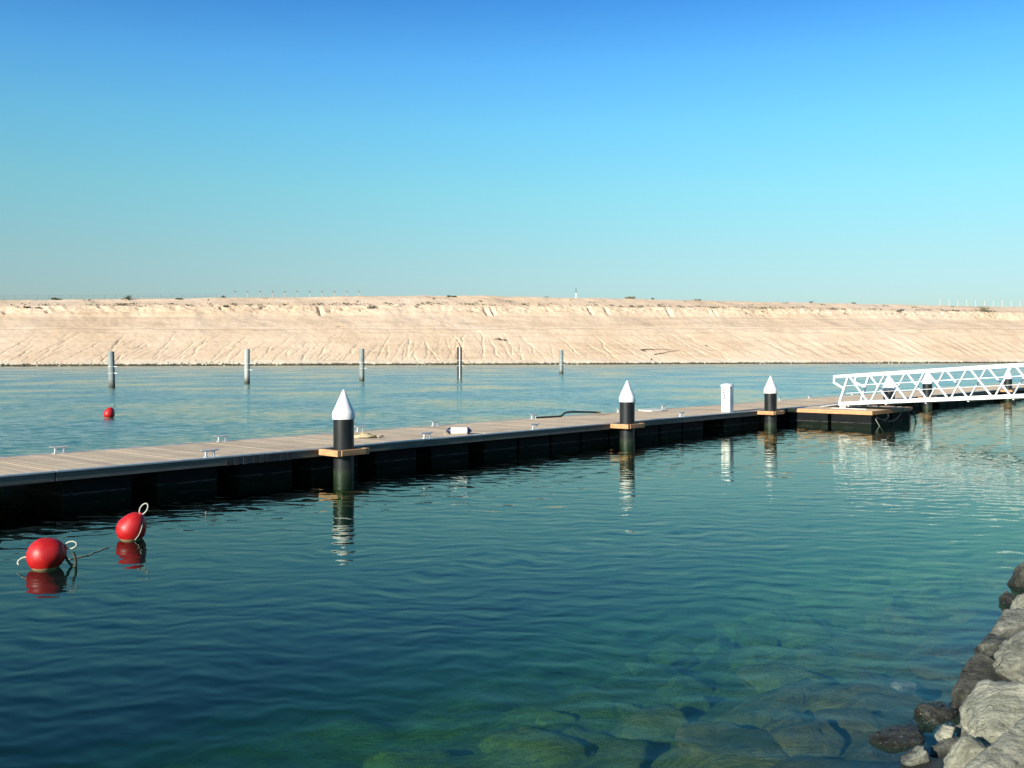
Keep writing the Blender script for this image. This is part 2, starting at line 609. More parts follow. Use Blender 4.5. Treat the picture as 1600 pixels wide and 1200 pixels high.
def water_mat():
    m = bpy.data.materials.new('water')
    m.use_nodes = True
    n, l = m.node_tree.nodes, m.node_tree.links
    n.remove(n['Principled BSDF'])
    out = n['Material Output']
    g = n.new('ShaderNodeNewGeometry')
    pos = g.outputs['Position']
    # wave slopes straight from vector noise: the same at every distance
    def layer(scale, sc, rot, detail, amp):
        mp = n.new('ShaderNodeMapping')
        mp.inputs['Scale'].default_value = sc
        mp.inputs['Rotation'].default_value = (0, 0, R(rot))
        l.new(pos, mp.inputs[0])
        t = noise(n, l, mp.outputs[0], scale, detail, 0.5)
        v = n.new('ShaderNodeVectorMath')
        v.operation = 'SUBTRACT'
        v.inputs[1].default_value = (0.5, 0.5, 0.5)
        l.new(t.outputs['Color'], v.inputs[0])
        w = n.new('ShaderNodeVectorMath')
        w.operation = 'MULTIPLY'
        w.inputs[1].default_value = (amp[0], amp[1], 0)
        l.new(v.outputs[0], w.inputs[0])
        return w.outputs[0]
    a = layer(2.2, (0.70, 1.5, 1), -12, 1.5, (0.06, 0.16))
    b2 = layer(6.5, (0.7, 1.5, 1), 10, 2.5, (0.06, 0.13))
    c3 = layer(0.55, (0.4, 1.3, 1), -4, 3.0, (0.012, 0.02))
    ad0 = n.new('ShaderNodeVectorMath')
    l.new(a, ad0.inputs[0])
    l.new(b2, ad0.inputs[1])
    ad = n.new('ShaderNodeVectorMath')
    l.new(ad0.outputs[0], ad.inputs[0])
    l.new(c3, ad.inputs[1])
    # more wind outside the dock than in its lee; soft cat's-paws
    dot = n.new('ShaderNodeVectorMath')
    dot.operation = 'DOT_PRODUCT'
    dot.inputs[1].default_value = (-UY, UX, 0)
    l.new(pos, dot.inputs[0])
    wind = maprange(n, l, dot.outputs['Value'], 21, 34, 0.22, 1.9)
    cat = noise(n, l, pos, 0.09, 3, 0.5)
    amp = math_(n, l, 'MULTIPLY', wind, maprange(n, l, cat.outputs[0], 0.35, 0.65, 0.75, 1.25))
    sc = n.new('ShaderNodeVectorMath')
    sc.operation = 'SCALE'
    l.new(ad.outputs[0], sc.inputs[0])
    l.new(amp, sc.inputs['Scale'])
    up = n.new('ShaderNodeVectorMath')
    up.inputs[1].default_value = (0, 0, 1)
    # short-crested wavelets running in from the open side, bent by a slow wander of their phase
    wander = noise(n, l, pos, 0.55, 3, 0.5)
    gust = maprange(n, l, noise(n, l, pos, 0.33, 2, 0.5).outputs[0], 0.3, 0.7, 0.24, 0.62)
    total = sc.outputs[0]
    for k, (lam, ang, slope) in enumerate(((0.83, 78, 0.016), (0.57, 104, 0.022), (0.44, 70, 0.024), (0.36, 95, 0.022), (0.27, 122, 0.017), (0.21, 84, 0.015), (0.15, 60, 0.010))):
        kx, ky = math.cos(R(ang)), math.sin(R(ang))
        dt = n.new('ShaderNodeVectorMath')
        dt.operation = 'DOT_PRODUCT'
        dt.inputs[1].default_value = (kx * 2 * math.pi / lam, ky * 2 * math.pi / lam, 0)
        l.new(pos, dt.inputs[0])
        ph = math_(n, l, 'ADD', dt.outputs['Value'], math_(n, l, 'MULTIPLY', wander.outputs[0], 9.0 / lam ** 0.5 + 3.1 * k))
        wv = math_(n, l, 'MULTIPLY', math_(n, l, 'SINE', ph, 0.0), gust)
        vv = n.new('ShaderNodeVectorMath')
        vv.operation = 'SCALE'
        vv.inputs[0].default_value = (kx * slope, ky * slope, 0)
        l.new(wv, vv.inputs['Scale'])
        ad2 = n.new('ShaderNodeVectorMath')
        l.new(total, ad2.inputs[0])
        l.new(vv.outputs[0], ad2.inputs[1])
        total = ad2.outputs[0]
    l.new(total, up.inputs[0])
    nm = n.new('ShaderNodeVectorMath')
    nm.operation = 'NORMALIZE'
    l.new(up.outputs[0], nm.inputs[0])
    N = nm.outputs[0]
    fr = n.new('ShaderNodeFresnel')
    # light passes straight through the sheet, so its underside must not reflect totally
    l.new(maprange(n, l, g.outputs['Backfacing'], 0, 1, 1.2, 1 / 1.2), fr.inputs['IOR'])
    l.new(N, fr.inputs['Normal'])
    gl = n.new('ShaderNodeBsdfGlossy')
    l.new(maprange(n, l, amp, 0.6, 2.2, 0.012, 0.28), gl.inputs['Roughness'])
    l.new(N, gl.inputs['Normal'])
    gl.inputs['Color'].default_value = (0.85, 0.95, 0.84, 1)
    tr = n.new('ShaderNodeBsdfTransparent')
    tr.inputs[0].default_value = (0.90, 0.97, 0.96, 1)
    df = n.new('ShaderNodeBsdfDiffuse')
    df.inputs[0].default_value = (0.04, 0.20, 0.165, 1)
    l.new(N, df.inputs['Normal'])
    body = n.new('ShaderNodeMixShader')
    # diffuse share of the body: much in the open channel, a little off the bank, none in the basin
    body_share = ramp(n, [(0.0, (0.09,) * 3), (0.30, (0.085,) * 3), (0.45, (0.0,) * 3), (0.53, (0.0,) * 3), (0.75, (0.62,) * 3)])
    l.new(maprange(n, l, dot.outputs['Value'], 0, 40), body_share.inputs[0])
    l.new(body_share.outputs[0], body.inputs[0])
    l.new(tr.outputs[0], body.inputs[1])
    l.new(df.outputs[0], body.inputs[2])
    mix = n.new('ShaderNodeMixShader')
    l.new(fr.outputs[0], mix.inputs[0])
    l.new(body.outputs[0], mix.inputs[1])
    l.new(gl.outputs[0], mix.inputs[2])
    l.new(mix.outputs[0], out.inputs['Surface'])
    ab = n.new('ShaderNodeVolumeAbsorption')
    ab.inputs['Color'].default_value = (0.56, 0.80, 0.40, 1)
    ab.inputs['Density'].default_value = 0.60
    l.new(ab.outputs[0], out.inputs['Volume'])
    return m


M['water'] = water_mat()

# ------------------------------------------------------------------ the setting
w = MB().box((-900, -400, -7.0), (1300, 560, 0.0))
tag(w.build('water', M['water']), kind='structure')
sb = MB().box((-3000, -2000, -9.0), (3500, 4500, -6.0))
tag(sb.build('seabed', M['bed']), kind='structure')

# the high sand bank across the channel ----------------------------
AX, AY = math.cos(R(20.5)), math.sin(R(20.5))
BX, BY = -AY, AX
OB = (0.0, 332.0)
KB = np.array([-6, 0, 0.5, 2.6, 20, 24.5, 36, 40.5, 52, 70, 500, 2500.])
KL = np.array([-3, 0.0, 0.7, 1.5, 10.9, 11.3, 15.2, 18.6, 21.2, 21.5, 21.5, 21.5])
KC = np.array([-3, 0.0, 0.7, 1.6, 12.3, 12.8, 18.0, 21.6, 26.2, 26.5, 26.5, 26.5])
KR = np.array([-3, 0.0, 0.7, 1.8, 14.5, 15.1, 19.2, 22.9, 26.4, 26.6, 26.6, 26.6])


def bank_z(a, b):
    a, b = np.broadcast_arrays(np.asarray(a, float), np.asarray(b, float))
    zl, zc, zr = (np.interp(b, KB, k) for k in (KL, KC, KR))
    tl = np.clip(-a / 160, 0, 1.2)
    t2 = np.clip(a / 225, 0, 1.2)
    return zc + (zl - zc) * tl + (zr - zc) * t2


def bank_pt(a, b, z):
    return Vector((OB[0] + a * AX + b * BX, OB[1] + a * AY + b * BY, z))


def bank_a(px, b):
    r = (px - CX) / F
    return (r * (OB[1] + b * BY) - OB[0] - b * BX) / (AX - r * AY)


def bank_hit(px, py):
    """where a sight line meets the bank"""
    for b in np.arange(0.0, 60, 0.25):
        a = bank_a(px, b)
        z = float(bank_z(a, b))
        Y = OB[1] + a * AY + b * BY
        if HY - (z - EYE) * F / Y <= py:
            return a, b, z
    return bank_a(px, 53), 53.0, float(bank_z(bank_a(px, 53), 53))


ca = np.concatenate([np.linspace(-900, -200, 60)[:-1], np.linspace(-200, 280, 1500), np.linspace(280, 1300, 70)[1:]])
rb = np.concatenate([[-6, -2], np.linspace(-0.4, 2.8, 14), np.linspace(3, 20.5, 80), np.linspace(20.8, 36, 46),
                     np.linspace(36.2, 42, 40), np.linspace(42.4, 54, 26), [58, 64, 80, 140, 400, 2500]])
A, B = np.meshgrid(ca, rb)
wob = 1.1 * fbm(A / 22, 0 * A, seed=3) + 0.35 * fbm(A / 3.1, 0 * A, seed=4)
Z = bank_z(A, B + wob * np.clip((3 - B) / 3, 0, 1) * 0.6 + 0.9 * fbm(A / 18, B / 30, seed=9) * (B > 18) * (B < 50))
Z = Z + 0.16 * fbm(A / 9, B / 7, seed=5) * np.clip((B - 2) / 6, 0, 1) + 0.035 * fbm(A / 1.1, B / 1.1, seed=6) * (B > 0.5)
# rills worn down the lower slope, fanning out from the middle
rr = random.Random(11)
carve = np.zeros_like(Z)
low = (rb > 2.5) & (rb < 21)
rows = np.where(low)[0]
for k in range(330):
    a0 = rr.uniform(-190, 270)
    lean = (-0.85 if a0 < -5 else 0.0) if a0 < 40 else 0.85
    if -45 < a0 < 45:
        lean = -0.6 * math.cos((a0 + 40) / 26)
    lean += rr.gauss(0, 0.22)
    top = rr.uniform(8, 20)
    bot = rr.uniform(2.5, 5.5)
    wd = rr.uniform(0.14, 0.34)
    dep = rr.uniform(0.2, 0.85)
    if a0 > 80:
        wd *= 2.4
        dep *= 0.4
        if rr.random() < 0.65:
            continue
    ph = rr.uniform(0, 99)
    cols = np.where(np.abs(ca - a0) < 40)[0]
    if not len(cols):
        continue
    sub = np.ix_(rows, cols)
    bb, aa = B[sub], A[sub]
    ctr = a0 + lean * (bb * -1 + top) * -1 * -1 + 0.9 * vnoise(bb / 3.2, ph, seed=21) + 0.25 * vnoise(bb / 0.9, ph, seed=22)
    tap = np.clip((top - bb) / 4, 0, 1) * np.clip((bb - bot + 1.5) / 1.5, 0, 1)
    br = 0.35 + 0.65 * (vnoise(bb / 2.2, ph + 7, seed=23) * 0.5 + 0.5)
    prof = np.exp(-((aa - ctr) / wd) ** 2)
    carve[sub] = np.maximum(carve[sub], dep * tap * br * prof)
Z -= carve * 0.75
# broad scallops on the right of the lower slope
sc_ = np.clip((A - 70) / 40, 0, 1) * np.clip((B - 3) / 3, 0, 1) * np.clip((17 - B) / 6, 0, 1)
u_ = (A + 0.9 * B + 2.0 * vnoise(A / 9, B / 9, seed=31)) / 6.3 + 0.5 * vnoise(A / 25, 0 * A, seed=32)
Z += sc_ * 0.32 * (np.abs((u_ % 1.0) - 0.35) * 1.3 - 0.4)
# crusted bluff: ragged ledge, slumps and notches
bl = np.exp(-((B - 39.5) / 2.3) ** 2)
led = vnoise(A / 2.0, B / 0.9, seed=41)
Z += bl * (0.20 * np.round(led * 2.5) / 2.5 + 0.2 * fbm(A / 1.3, B / 0.7, seed=42))
for k in range(70):
    a0, b0 = rr.uniform(-190, 260), rr.uniform(38.2, 41.8)
    Z -= rr.uniform(0.5, 1.7) * np.exp(-((A - a0) / rr.uniform(0.35, 1.4)) ** 2 - ((B - b0) / rr.uniform(0.25, 0.7)) ** 2)
for px, wd in ((922, 0.7), (948, 0.8), (1046, 0.7), (1117, 0.5), (760, 0.8), (770, 0.6), (500, 0.7)):
    a0 = bank_a(px, 38.5)
    Z -= 1.7 * np.exp(-((A - a0) / wd) ** 2) * np.clip(1 - np.abs(B - 38.6) / 2.8, 0, 1)
# the ledge of the track above the slope
Z += 0.6 * np.exp(-((B - 23.5 - 0.8 * vnoise(A / 30, 0 * A, seed=51)) / 0.7) ** 2)
P = np.stack([OB[0] + A * AX + B * BX, OB[1] + A * AY + B * BY, Z], -1)
tag(grid_obj('sand_bank', P, M['sand']), kind='structure')

# the near rocky bank and its underwater slope ---------------------
NS = [-12, -6, -1, 1.0, 3.2, 4.0, 5.2, 7.0, 10, 16, 24]
NZ = [3.0, 2.9, 1.5, 0.9, -0.12, -0.42, -0.80, -1.15, -1.75, -3.6, -6.6]


def shore_shift(s):
    return 0.28 * np.clip((np.asarray(s, float) - 7) / 8, -1, 3) + 0.25 * vnoise(np.asarray(s, float) / 2.6, 0.3, seed=61)


ss = np.linspace(-60, 110, 900)
nn = np.concatenate([[-60, -30], np.linspace(-14, 0, 30), np.linspace(0.15, 10, 90), np.linspace(10.5, 24, 20)])
S, NN = np.meshgrid(ss, nn)
Zn = np.interp(NN - shore_shift(S), NS, NZ, left=3.0)
Zn = Zn + 0.16 * fbm(S / 0.9, NN / 0.9, seed=62) - 0.06 - 0.22 * np.clip((3.6 - NN) / 0.8, 0, 1) * np.clip(NN / 0.8, 0, 1)
Pn = np.stack([S * UX - NN * UY, S * UY + NN * UX, Zn], -1)
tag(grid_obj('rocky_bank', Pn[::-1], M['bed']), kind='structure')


def near_z(p):
    s, n_ = p.x * UX + p.y * UY, -p.x * UY + p.y * UX
    return float(np.interp(n_ - float(shore_shift(s)), NS, NZ))


# ------------------------------------------------------------------ floating dock
N0, DW, DZ = 20.4, 3.85, 0.64
BREAKS = [-5.0, 9.0, 21.8, 36.3, 49.5, 62.5, 75.5, 90.0]
PILE_S = [along(537, N0 - 0.36), along(980, N0 - 0.36), along(1204, N0 - 0.36), along(1449, N0 - 0.36), along(1575, N0 - 0.36)]
SEC_LABEL = [
    'leftmost dock section with greyish planks, running out of the picture past the red buoys',
    'dock section with the nearest white-capped pile on its front edge',
    'dock section carrying the white fender and the black hose',
    'dock section behind the white power pedestal, meeting the landing of the gangway',
    'dock section seen through the left half of the white gangway',
    'far dock section seen through the right half of the white gangway',
    'farthest dock section at the right margin behind the gangway',
]
PITCH = 0.146
plank_me = MB().box((0, 0.10, DZ - 0.035), (PITCH - 0.005, DW - 0.10, DZ)).mesh('plank', M['plank'])
collar_cache = {}


def pile_collar(parent, x):
    """timber frame that ties the dock to a pile standing in front of it"""
    yo = -0.36
    r = 0.33
    c = 0.10
    fr = MB()
    fr.box((x - 0.50, -0.003, DZ - 0.16), (x + 0.50, 0.0 + 0.05, DZ - 0.02))
    col = fr.build('pile_collar', M['beam'], parent)
    MB().box((x - 0.52, yo - 0.40, DZ - 0.165), (x - 0.40, -0.004, DZ - 0.005)).build('board', M['timber'], col, bevel=0.012)
    MB().box((x + 0.40, yo - 0.40, DZ - 0.165), (x + 0.52, -0.004, DZ - 0.005)).build('board', M['timber'], col, bevel=0.012)
    MB().box((x - 0.397, yo - 0.42, DZ - 0.160), (x + 0.397, yo - 0.31, DZ - 0.010)).build('board', M['timber'], col, bevel=0.012)
    return col


for i in range(len(BREAKS) - 1):
    s0, s1 = BREAKS[i], BREAKS[i + 1]
    L = s1 - s0
    root = thing('dock_section', SEC_LABEL[i], 'dock section', dk(s0, N0, 0), DOCK_ROT, 'sections of the floating dock')
    g_ = 0.010
    MB().box((g_, 0.02, DZ - 0.21), (L - g_, 0.09, DZ - 0.03)).build('side_beam', M['beam'], root, bevel=0.01)
    MB().box((g_, DW - 0.09, DZ - 0.21), (L - g_, DW - 0.02, DZ - 0.03)).build('side_beam', M['beam'], root, bevel=0.01)
    MB().box((g_, 0.0, DZ - 0.027), (L - g_, 0.097, DZ + 0.012)).build('edge_rail', M['alu'], root, bevel=0.006)
    MB().box((g_, DW - 0.097, DZ - 0.027), (L - g_, DW, DZ + 0.012)).build('edge_rail', M['alu'], root, bevel=0.006)
    for e0 in (g_, L - g_ - 0.08):
        MB().box((e0, 0.1, DZ - 0.2), (e0 + 0.08, DW - 0.1, DZ - 0.04)).build('end_beam', M['beam'], root)
    k = 0
    joined = MB()
    npl = round((L - 2 * g_) / PITCH)
    for kk in range(npl):
        x = g_ + 0.003 + kk * (L - 2 * g_) / npl
        if 1 <= i <= 2 or (i == 0 and s0 + x > 3):
            link('plank', plank_me, root, (x, 0, rng.uniform(-0.003, 0.0015)))
        else:
            joined.box((x, 0.10, DZ - 0.035), (x + PITCH - 0.005, DW - 0.10, DZ - rng.uniform(0, 0.004)))
    if joined.v:
        tag(joined.build('planking', M['plank'], root), kind='stuff')
    x = 0.25
    while x + 1.5 < L:
        MB().box((x, 0.22, -0.4), (x + 1.5, DW - 0.22, DZ - 0.215)).build('float', M['float'], root, bevel=0.03)
        x += 2.12 if i < 2 else 1.62
    for ps in PILE_S:
        if s0 < ps < s1:
            pile_collar(root, ps - s0)
    if i == 1:                                        # dark rubbing boards left of the nearest pile
        for px in (357, 370, 384, 399, 409, 420, 430, 441, 452):
            xs = along(px, N0) - s0
            MB().box((xs - 0.06, 0.0, DZ - 0.215), (xs + 0.06, 0.019, DZ - 0.03)).build('rubbing_board', M['rub'], root)

# landing platform in front of the dock
PS0, PS1, PN0, PN1 = 41.8, 46.5, 16.5, 20.37
land = thing('gangway_landing', 'square landing platform with orange timber edge below the low end of the gangway', 'landing', dk(PS0, PN0, 0), DOCK_ROT)
LX, LY = PS1 - PS0, PN1 - PN0
MB().box((0, -0.0, DZ - 0.17), (0.07, LY, DZ)).build('edge_board', M['timber'], land, bevel=0.008)
MB().box((0.073, 0.0, DZ - 0.17), (LX, 0.07, DZ)).build('edge_board', M['timber'], land, bevel=0.008)
MB().box((LX + 0.003, 0.0, DZ - 0.17), (LX + 0.07, LY, DZ)).build('edge_board', M['timber'], land, bevel=0.008)
jm = MB()
x = 0.08
while x + PITCH < LX:
    jm.box((x, 0.075, DZ - 0.035), (x + PITCH - 0.008, LY - 0.005, DZ - rng.uniform(0.008, 0.012)))
    x += PITCH
tag(jm.build('planking', M['plank'], land), kind='stuff')
for y0, y1 in ((0.06, 1.85), (2.0, LY - 0.05)):
    for x0, x1 in ((0.05, 2.25), (2.4, LX - 0.05)):
        MB().box((x0, y0, -0.4), (x1, y1, DZ - 0.175)).build('float', M['float'], land, bevel=0.03)

# piles
pile0 = thing('dock_pile', 'nearest black pile with pointed white cap, beside the coil of rope', 'pile', dk(PILE_S[0], N0 - 0.36, 0), 0, 'white-capped piles holding the dock')
MB().lathe([(0.262, -6), (0.262, 1.40)], 28).build('shaft', M['pile'], pile0, smooth=40)
MB().lathe([(0.24, 1.385), (0.287, 1.385), (0.290, 1.40), (0.290, 1.535), (0.283, 1.56), (0.03, 2.115), (0.012, 2.135), (0.003, 2.14)], 28).build('cap', M['white'], pile0, smooth=35)
for s_, n_, lb in ((PILE_S[1], N0 - 0.36, 'black pile with pointed white cap between the black hose and the white board'),
                   (PILE_S[2], N0 - 0.36, 'black pile with pointed white cap just right of the white power pedestal'),
                   (47.4, 17.9, 'white-capped black pile behind the low end of the gangway, at the landing'),
                   (PILE_S[3], N0 - 0.36, 'white-capped black pile seen through the middle of the gangway truss'),
                   (PILE_S[4], N0 - 0.36, 'farthest white-capped black pile, seen through the gangway at the right margin')):
    dup(pile0, dk(s_, n_, 0), rng.uniform(0, 6), lb)

# cleats
cl0 = thing('mooring_cleat', 'leftmost pale mooring cleat, on the back edge of the dock', 'cleat', (0, 0, 0), DOCK_ROT, 'cleats along the dock edges')
for sx_ in (-1, 1):
    MB().box((sx_ * 0.10 - 0.055, -0.055, 0), (sx_ * 0.10 + 0.055, 0.055, 0.014)).box((sx_ * 0.10 - 0.022, -0.022, 0.012), (sx_ * 0.10 + 0.022, 0.022, 0.145)).build('leg', M['galv'], cl0, bevel=0.006)
MB().tube([(-0.24, 0, 0.178), (-0.20, 0, 0.168), (-0.12, 0, 0.155), (0.12, 0, 0.155), (0.20, 0, 0.168), (0.24, 0, 0.178)], [0.012, 0.02, 0.027, 0.027, 0.02, 0.012], 8).build('horn', M['galv'], cl0, smooth=60)
NB, NF = N0 + DW - 0.2, N0 + 0.17
cleats = [(93, NB, None), (347, NB, 'mooring cleat on the back edge halfway between leftmost cleat and nearest dock pile'),
          (563, NB, 'mooring cleat on the back edge behind the coil of tan rope'),
          (680, NB, 'mooring cleat on the back edge, above left of the white fender'),
          (834, NB, 'mooring cleat on the back edge left of the black hose'),
          (968, NB, 'mooring cleat on the back edge half hidden by the second white-capped pile'),
          (1037, NB, 'mooring cleat on the back edge at the right end of the white board'),
          (1219, NB, 'mooring cleat on the back edge peeping out behind the pile next to the pedestal'),
          (1265, NB, 'mooring cleat on the back edge left of the gangway end'),
          (1332, NB, 'small distant mooring cleat on the back edge seen through the end of the gangway'),
          (328, NF, 'mooring cleat on the front edge of the dock left of the dark rubbing boards'),
          (667, NF, 'mooring cleat on the front edge just left of the white fender'),
          (836, NF, 'mooring cleat on the front edge between the fender and the second pile'),
          (1065, NF, 'mooring cleat on the front edge between the second pile and the pedestal')]
for px, n_, lb in cleats:
    p = dk(along(px, n_), n_, DZ)
    if lb is None:
        cl0.location = p
    else:
        dup(cl0, p, DOCK_ROT, lb)

# things lying on the dock
p = at(572, 684, DZ)
rp_ = MB()
q = random.Random(5)
pts = []
for k in range(150):
    t = k / 150
    a = k * 0.42
    rad = 0.16 + 0.10 * math.sin(k * 0.31) + q.uniform(-0.03, 0.03)
    pts.append(Vector((math.cos(a) * rad * 1.25 - 0.05, math.sin(a) * rad, 0.022 + 0.13 * abs(math.sin(k * 0.137)) * (1 - rad / 0.36))))
for k in range(14):
    pts.append(Vector((0.2 + 0.022 * k, 0.12 * math.sin(k * 0.6), 0.022 + 0.03 * abs(math.sin(k * 0.7)))))
rp_.tube(pts, 0.022, 6)
tag(rp_.build('rope', M['rope'], smooth=60, loc=p), 'untidy heap of tan rope lying on the deck right of the nearest pile', 'rope')

p = at(717, 678.5, DZ)
fd = thing('boat_fender', 'white cylindrical boat fender with navy ends lying on the deck', 'fender', p + Vector((0, 0, 0.105)), R(4))
MX = Matrix.Rotation(R(90), 4, 'Y')
MB().lathe([(0.085, -0.265), (0.103, -0.255), (0.105, -0.24), (0.105, 0.24), (0.103, 0.255), (0.085, 0.265)], 24, MX).build('body', M['white'], fd, smooth=40)
for sg in (-1, 1):
    e_ = [(0.106, 0.247), (0.104, 0.275), (0.075, 0.32), (0.04, 0.35), (0.034, 0.375), (0.02, 0.385)]
    if sg < 0:
        e_ = [(r_, -z_) for r_, z_ in e_][::-1]
    MB().lathe(e_, 24, MX).build('end', M['navy'], fd, smooth=40)
MB().tube([(-0.37, 0, 0), (-0.42, -0.02, -0.04), (-0.47, -0.05, -0.085), (-0.43, -0.1, -0.09), (-0.36, -0.12, -0.092)], 0.012, 6).build('lanyard', M['rope'], fd, smooth=60)

hs = thing('hose', 'black rubber hose with brass nozzle arching above the back edge of the dock', 'hose', (0, 0, 0), 0)
y_ = NB - 0.15
hp = [dk(along(px, n_), n_, DZ + z_) for px, n_, z_ in ((838, y_ + .15, .03), (852, y_ + .1, .03), (866, y_ + .05, .03), (877, y_, .035), (879.5, y_, .09), (882, y_, .15), (887, y_, .175), (896, y_, .17), (908, y_ - .05, .15), (920, y_ - .1, .13), (932, y_ - .15, .10))]
MB().tube(hp, 0.038, 8).build('tube', M['hose'], hs, smooth=60)
d_ = (hp[-1] - hp[-2]).normalized()
MB().tube([hp[-1] - d_ * 0.02, hp[-1] + d_ * 0.10, hp[-1] + d_ * 0.105, hp[-1] + d_ * 0.24], [0.05, 0.05, 0.028, 0.024], 8).build('nozzle', M['brass'], hs, smooth=30)
tag(MB().tube([dk(along(px, n_), n_, DZ + 0.016) for px, n_ in ((930, y_ - .25), (945, y_ - .3), (958, y_ - .2), (975, y_ - .5), (985, y_ - .3))], 0.014, 6).build('cord', M['rope'], smooth=60), 'thin tan cord on the planks between the hose and the second pile', 'cord')

wbq = [(px, py) for px, py in ((997, 641.5), (1006, 640.5), (1020, 640.2), (1034, 640.6), (1043, 641.6), (1034, 642.7), (1018, 643.4), (1005, 642.9))]
wp = [at(px, py, DZ) for px, py in wbq]
tag(MB().prism([(v.x, v.y) for v in wp], DZ + 0.006, DZ + 0.05).build('white_board', M['ply'], bevel=0.01), 'long cream white board lying flat near the back edge of the dock', 'board')

# power pedestal
p = dk(along(1136.5, N0 + 0.36), N0 + 0.36, DZ + 0.012)
pd = thing('power_pedestal', 'white power and water pedestal with domed lid standing on the front edge', 'pedestal', p, DOCK_ROT + R(6))
hw, hl = 0.20, 0.23
oct_ = [(-hl, -hw + .05), (-hl + .05, -hw), (hl - .05, -hw), (hl, -hw + .05), (hl, hw - .05), (hl - .05, hw), (-hl + .05, hw), (-hl, hw - .05)]
MB().prism(oct_, 0, 1.06).build('body', M['white'], pd, bevel=0.015)
cap = MB()
prof = [(1.0, 1.063), (1.12, 1.068), (1.12, 1.10), (1.02, 1.14), (0.75, 1.175), (0.4, 1.195), (0.05, 1.20)]
vs, fs = [], []
for k_, z_ in prof:
    vs += [(x_ * k_, y2 * k_, z_) for x_, y2 in oct_]
for a_ in range(len(prof) - 1):
    for b_ in range(8):
        fs.append((a_ * 8 + b_, a_ * 8 + (b_ + 1) % 8, a_ * 8 + 8 + (b_ + 1) % 8, a_ * 8 + 8 + b_))
fs += [tuple(range(8))[::-1], tuple(range(len(prof) * 8 - 8, len(prof) * 8))]
cap.add(vs, fs).build('lid', M['white'], pd, smooth=45)
for z_ in (0.93, 0.82, 0.71, 0.60):
    so = MB().lathe([(0.042, 0.0), (0.042, 0.018), (0.03, 0.022)], 10, Matrix.Translation((-hl, 0.03 + 0.02 * (z_ > 0.8), z_)) @ Matrix.Rotation(R(-90), 4, 'Y')).build('socket', M['socket'], pd, smooth=40)
for y2 in (-0.06, 0.05):
    MB().lathe([(0.018, 0.0), (0.018, 0.06), (0.01, 0.065)], 8, Matrix.Translation((-hl, y2, 0.22)) @ Matrix.Rotation(R(-90), 4, 'Y')).build('tap', M['galv'], pd, smooth=40)

# ------------------------------------------------------------------ gangway
GP = Vector((14.75, 44.7, 0.78))
gd = Vector((0.68, -0.733, 0)).normalized()
GL, GH, GWD, PAN = 17.6, 1.30, 1.9, 1.76
gslope = 0.074
gw = thing('gangway', 'white aluminium truss gangway rising from the landing to the shore at right', 'gangway', GP, math.atan2(gd.y, gd.x))
# local x up the gangway, local y to its left (away from the camera)
pw = lambda x, y, z: Vector((x, y, z + gslope * x))
for y in (0.0, GWD):
    MB().bar(pw(-0.02, y, 0.06), pw(GL, y, 0.06), 0.11, 0.15).build('bottom_chord', M['truss'], gw, bevel=0.01)
    MB().bar(pw(-0.28, y, GH), pw(GL, y, GH), 0.10, 0.13).build('top_chord', M['truss'], gw, bevel=0.01)
    MB().bar(pw(0.02, y, 0.13), pw(0.42, y, GH - 0.06), 0.085, 0.11, (0, 1, 0)).build('end_post', M['truss'], gw, bevel=0.008)
    h_ = MB()
    h_.bar(pw(-0.24, y, GH - 0.05), pw(-0.26, y, GH - 0.30), 0.085, 0.07, (0, 1, 0))
    h_.bar(pw(-0.28, y, GH - 0.26), pw(0.24, y, GH - 0.56), 0.085, 0.09, (0, 1, 0))
    h_.build('handrail_return', M['truss'], gw, bevel=0.008)
    x = 0.52
    k = 0
    while x + PAN < GL + 0.3:
        a0, a1 = pw(x, y, GH - 0.06), pw(x + PAN / 2 - 0.06, y, 0.13)
        MB().bar(a0, a1, 0.065, 0.09, (0, 1, 0)).build('diagonal', M['truss'], gw, bevel=0.006)
        b0, b1 = pw(x + PAN / 2 + 0.10, y, 0.13), pw(x + PAN - 0.16, y, GH - 0.06)
        MB().bar(b0, b1, 0.055, 0.07, (0, 1, 0)).build('diagonal', M['truss'], gw, bevel=0.006)
        x += PAN
    for z_ in (0.52, 0.86):
        yy = y + (0.06 if y == 0 else -0.06)
        MB().bar(pw(0.3, yy, z_), pw(GL, yy, z_), 0.014, 0.018).build('rail', M['truss'], gw)
dk_ = MB()
x = 0.0
while x < GL - 0.2:
    dk_.box((x, 0.06, 0.045 + gslope * x), (x + 0.19, GWD - 0.06, 0.075 + gslope * x))
    x += 0.2
tag(dk_.build('tread_plates', M['alu'], gw), kind='stuff')
x = 0.4
cb = MB()
while x < GL:
    cb.bar(pw(x, 0.05, -0.03), pw(x, GWD - 0.05, -0.03), 0.07, 0.09)
    x += PAN
cb.build('cross_beams', M['truss'], gw)
MB().bar((0.02, 0.25, 0.05), (-1.05, 0.25, -0.118), 0.02, 0.03).bar((0.02, GWD - 0.25, 0.05), (-1.05, GWD - 0.25, -0.118), 0.02, 0.03).add(
    [(0.02, 0.25, 0.065), (0.02, GWD - 0.25, 0.065), (-1.1, GWD - 0.25, -0.12), (-1.1, 0.25, -0.12),
     (0.02, 0.25, 0.05), (0.02, GWD - 0.25, 0.05), (-1.1, GWD - 0.25, -0.135), (-1.1, 0.25, -0.135)],
    [(0, 1, 2, 3), (7, 6, 5, 4), (0, 3, 7, 4), (1, 5, 6, 2), (3, 2, 6, 7), (0, 4, 5, 1)]).build('ramp_plate', M['alu'], gw)
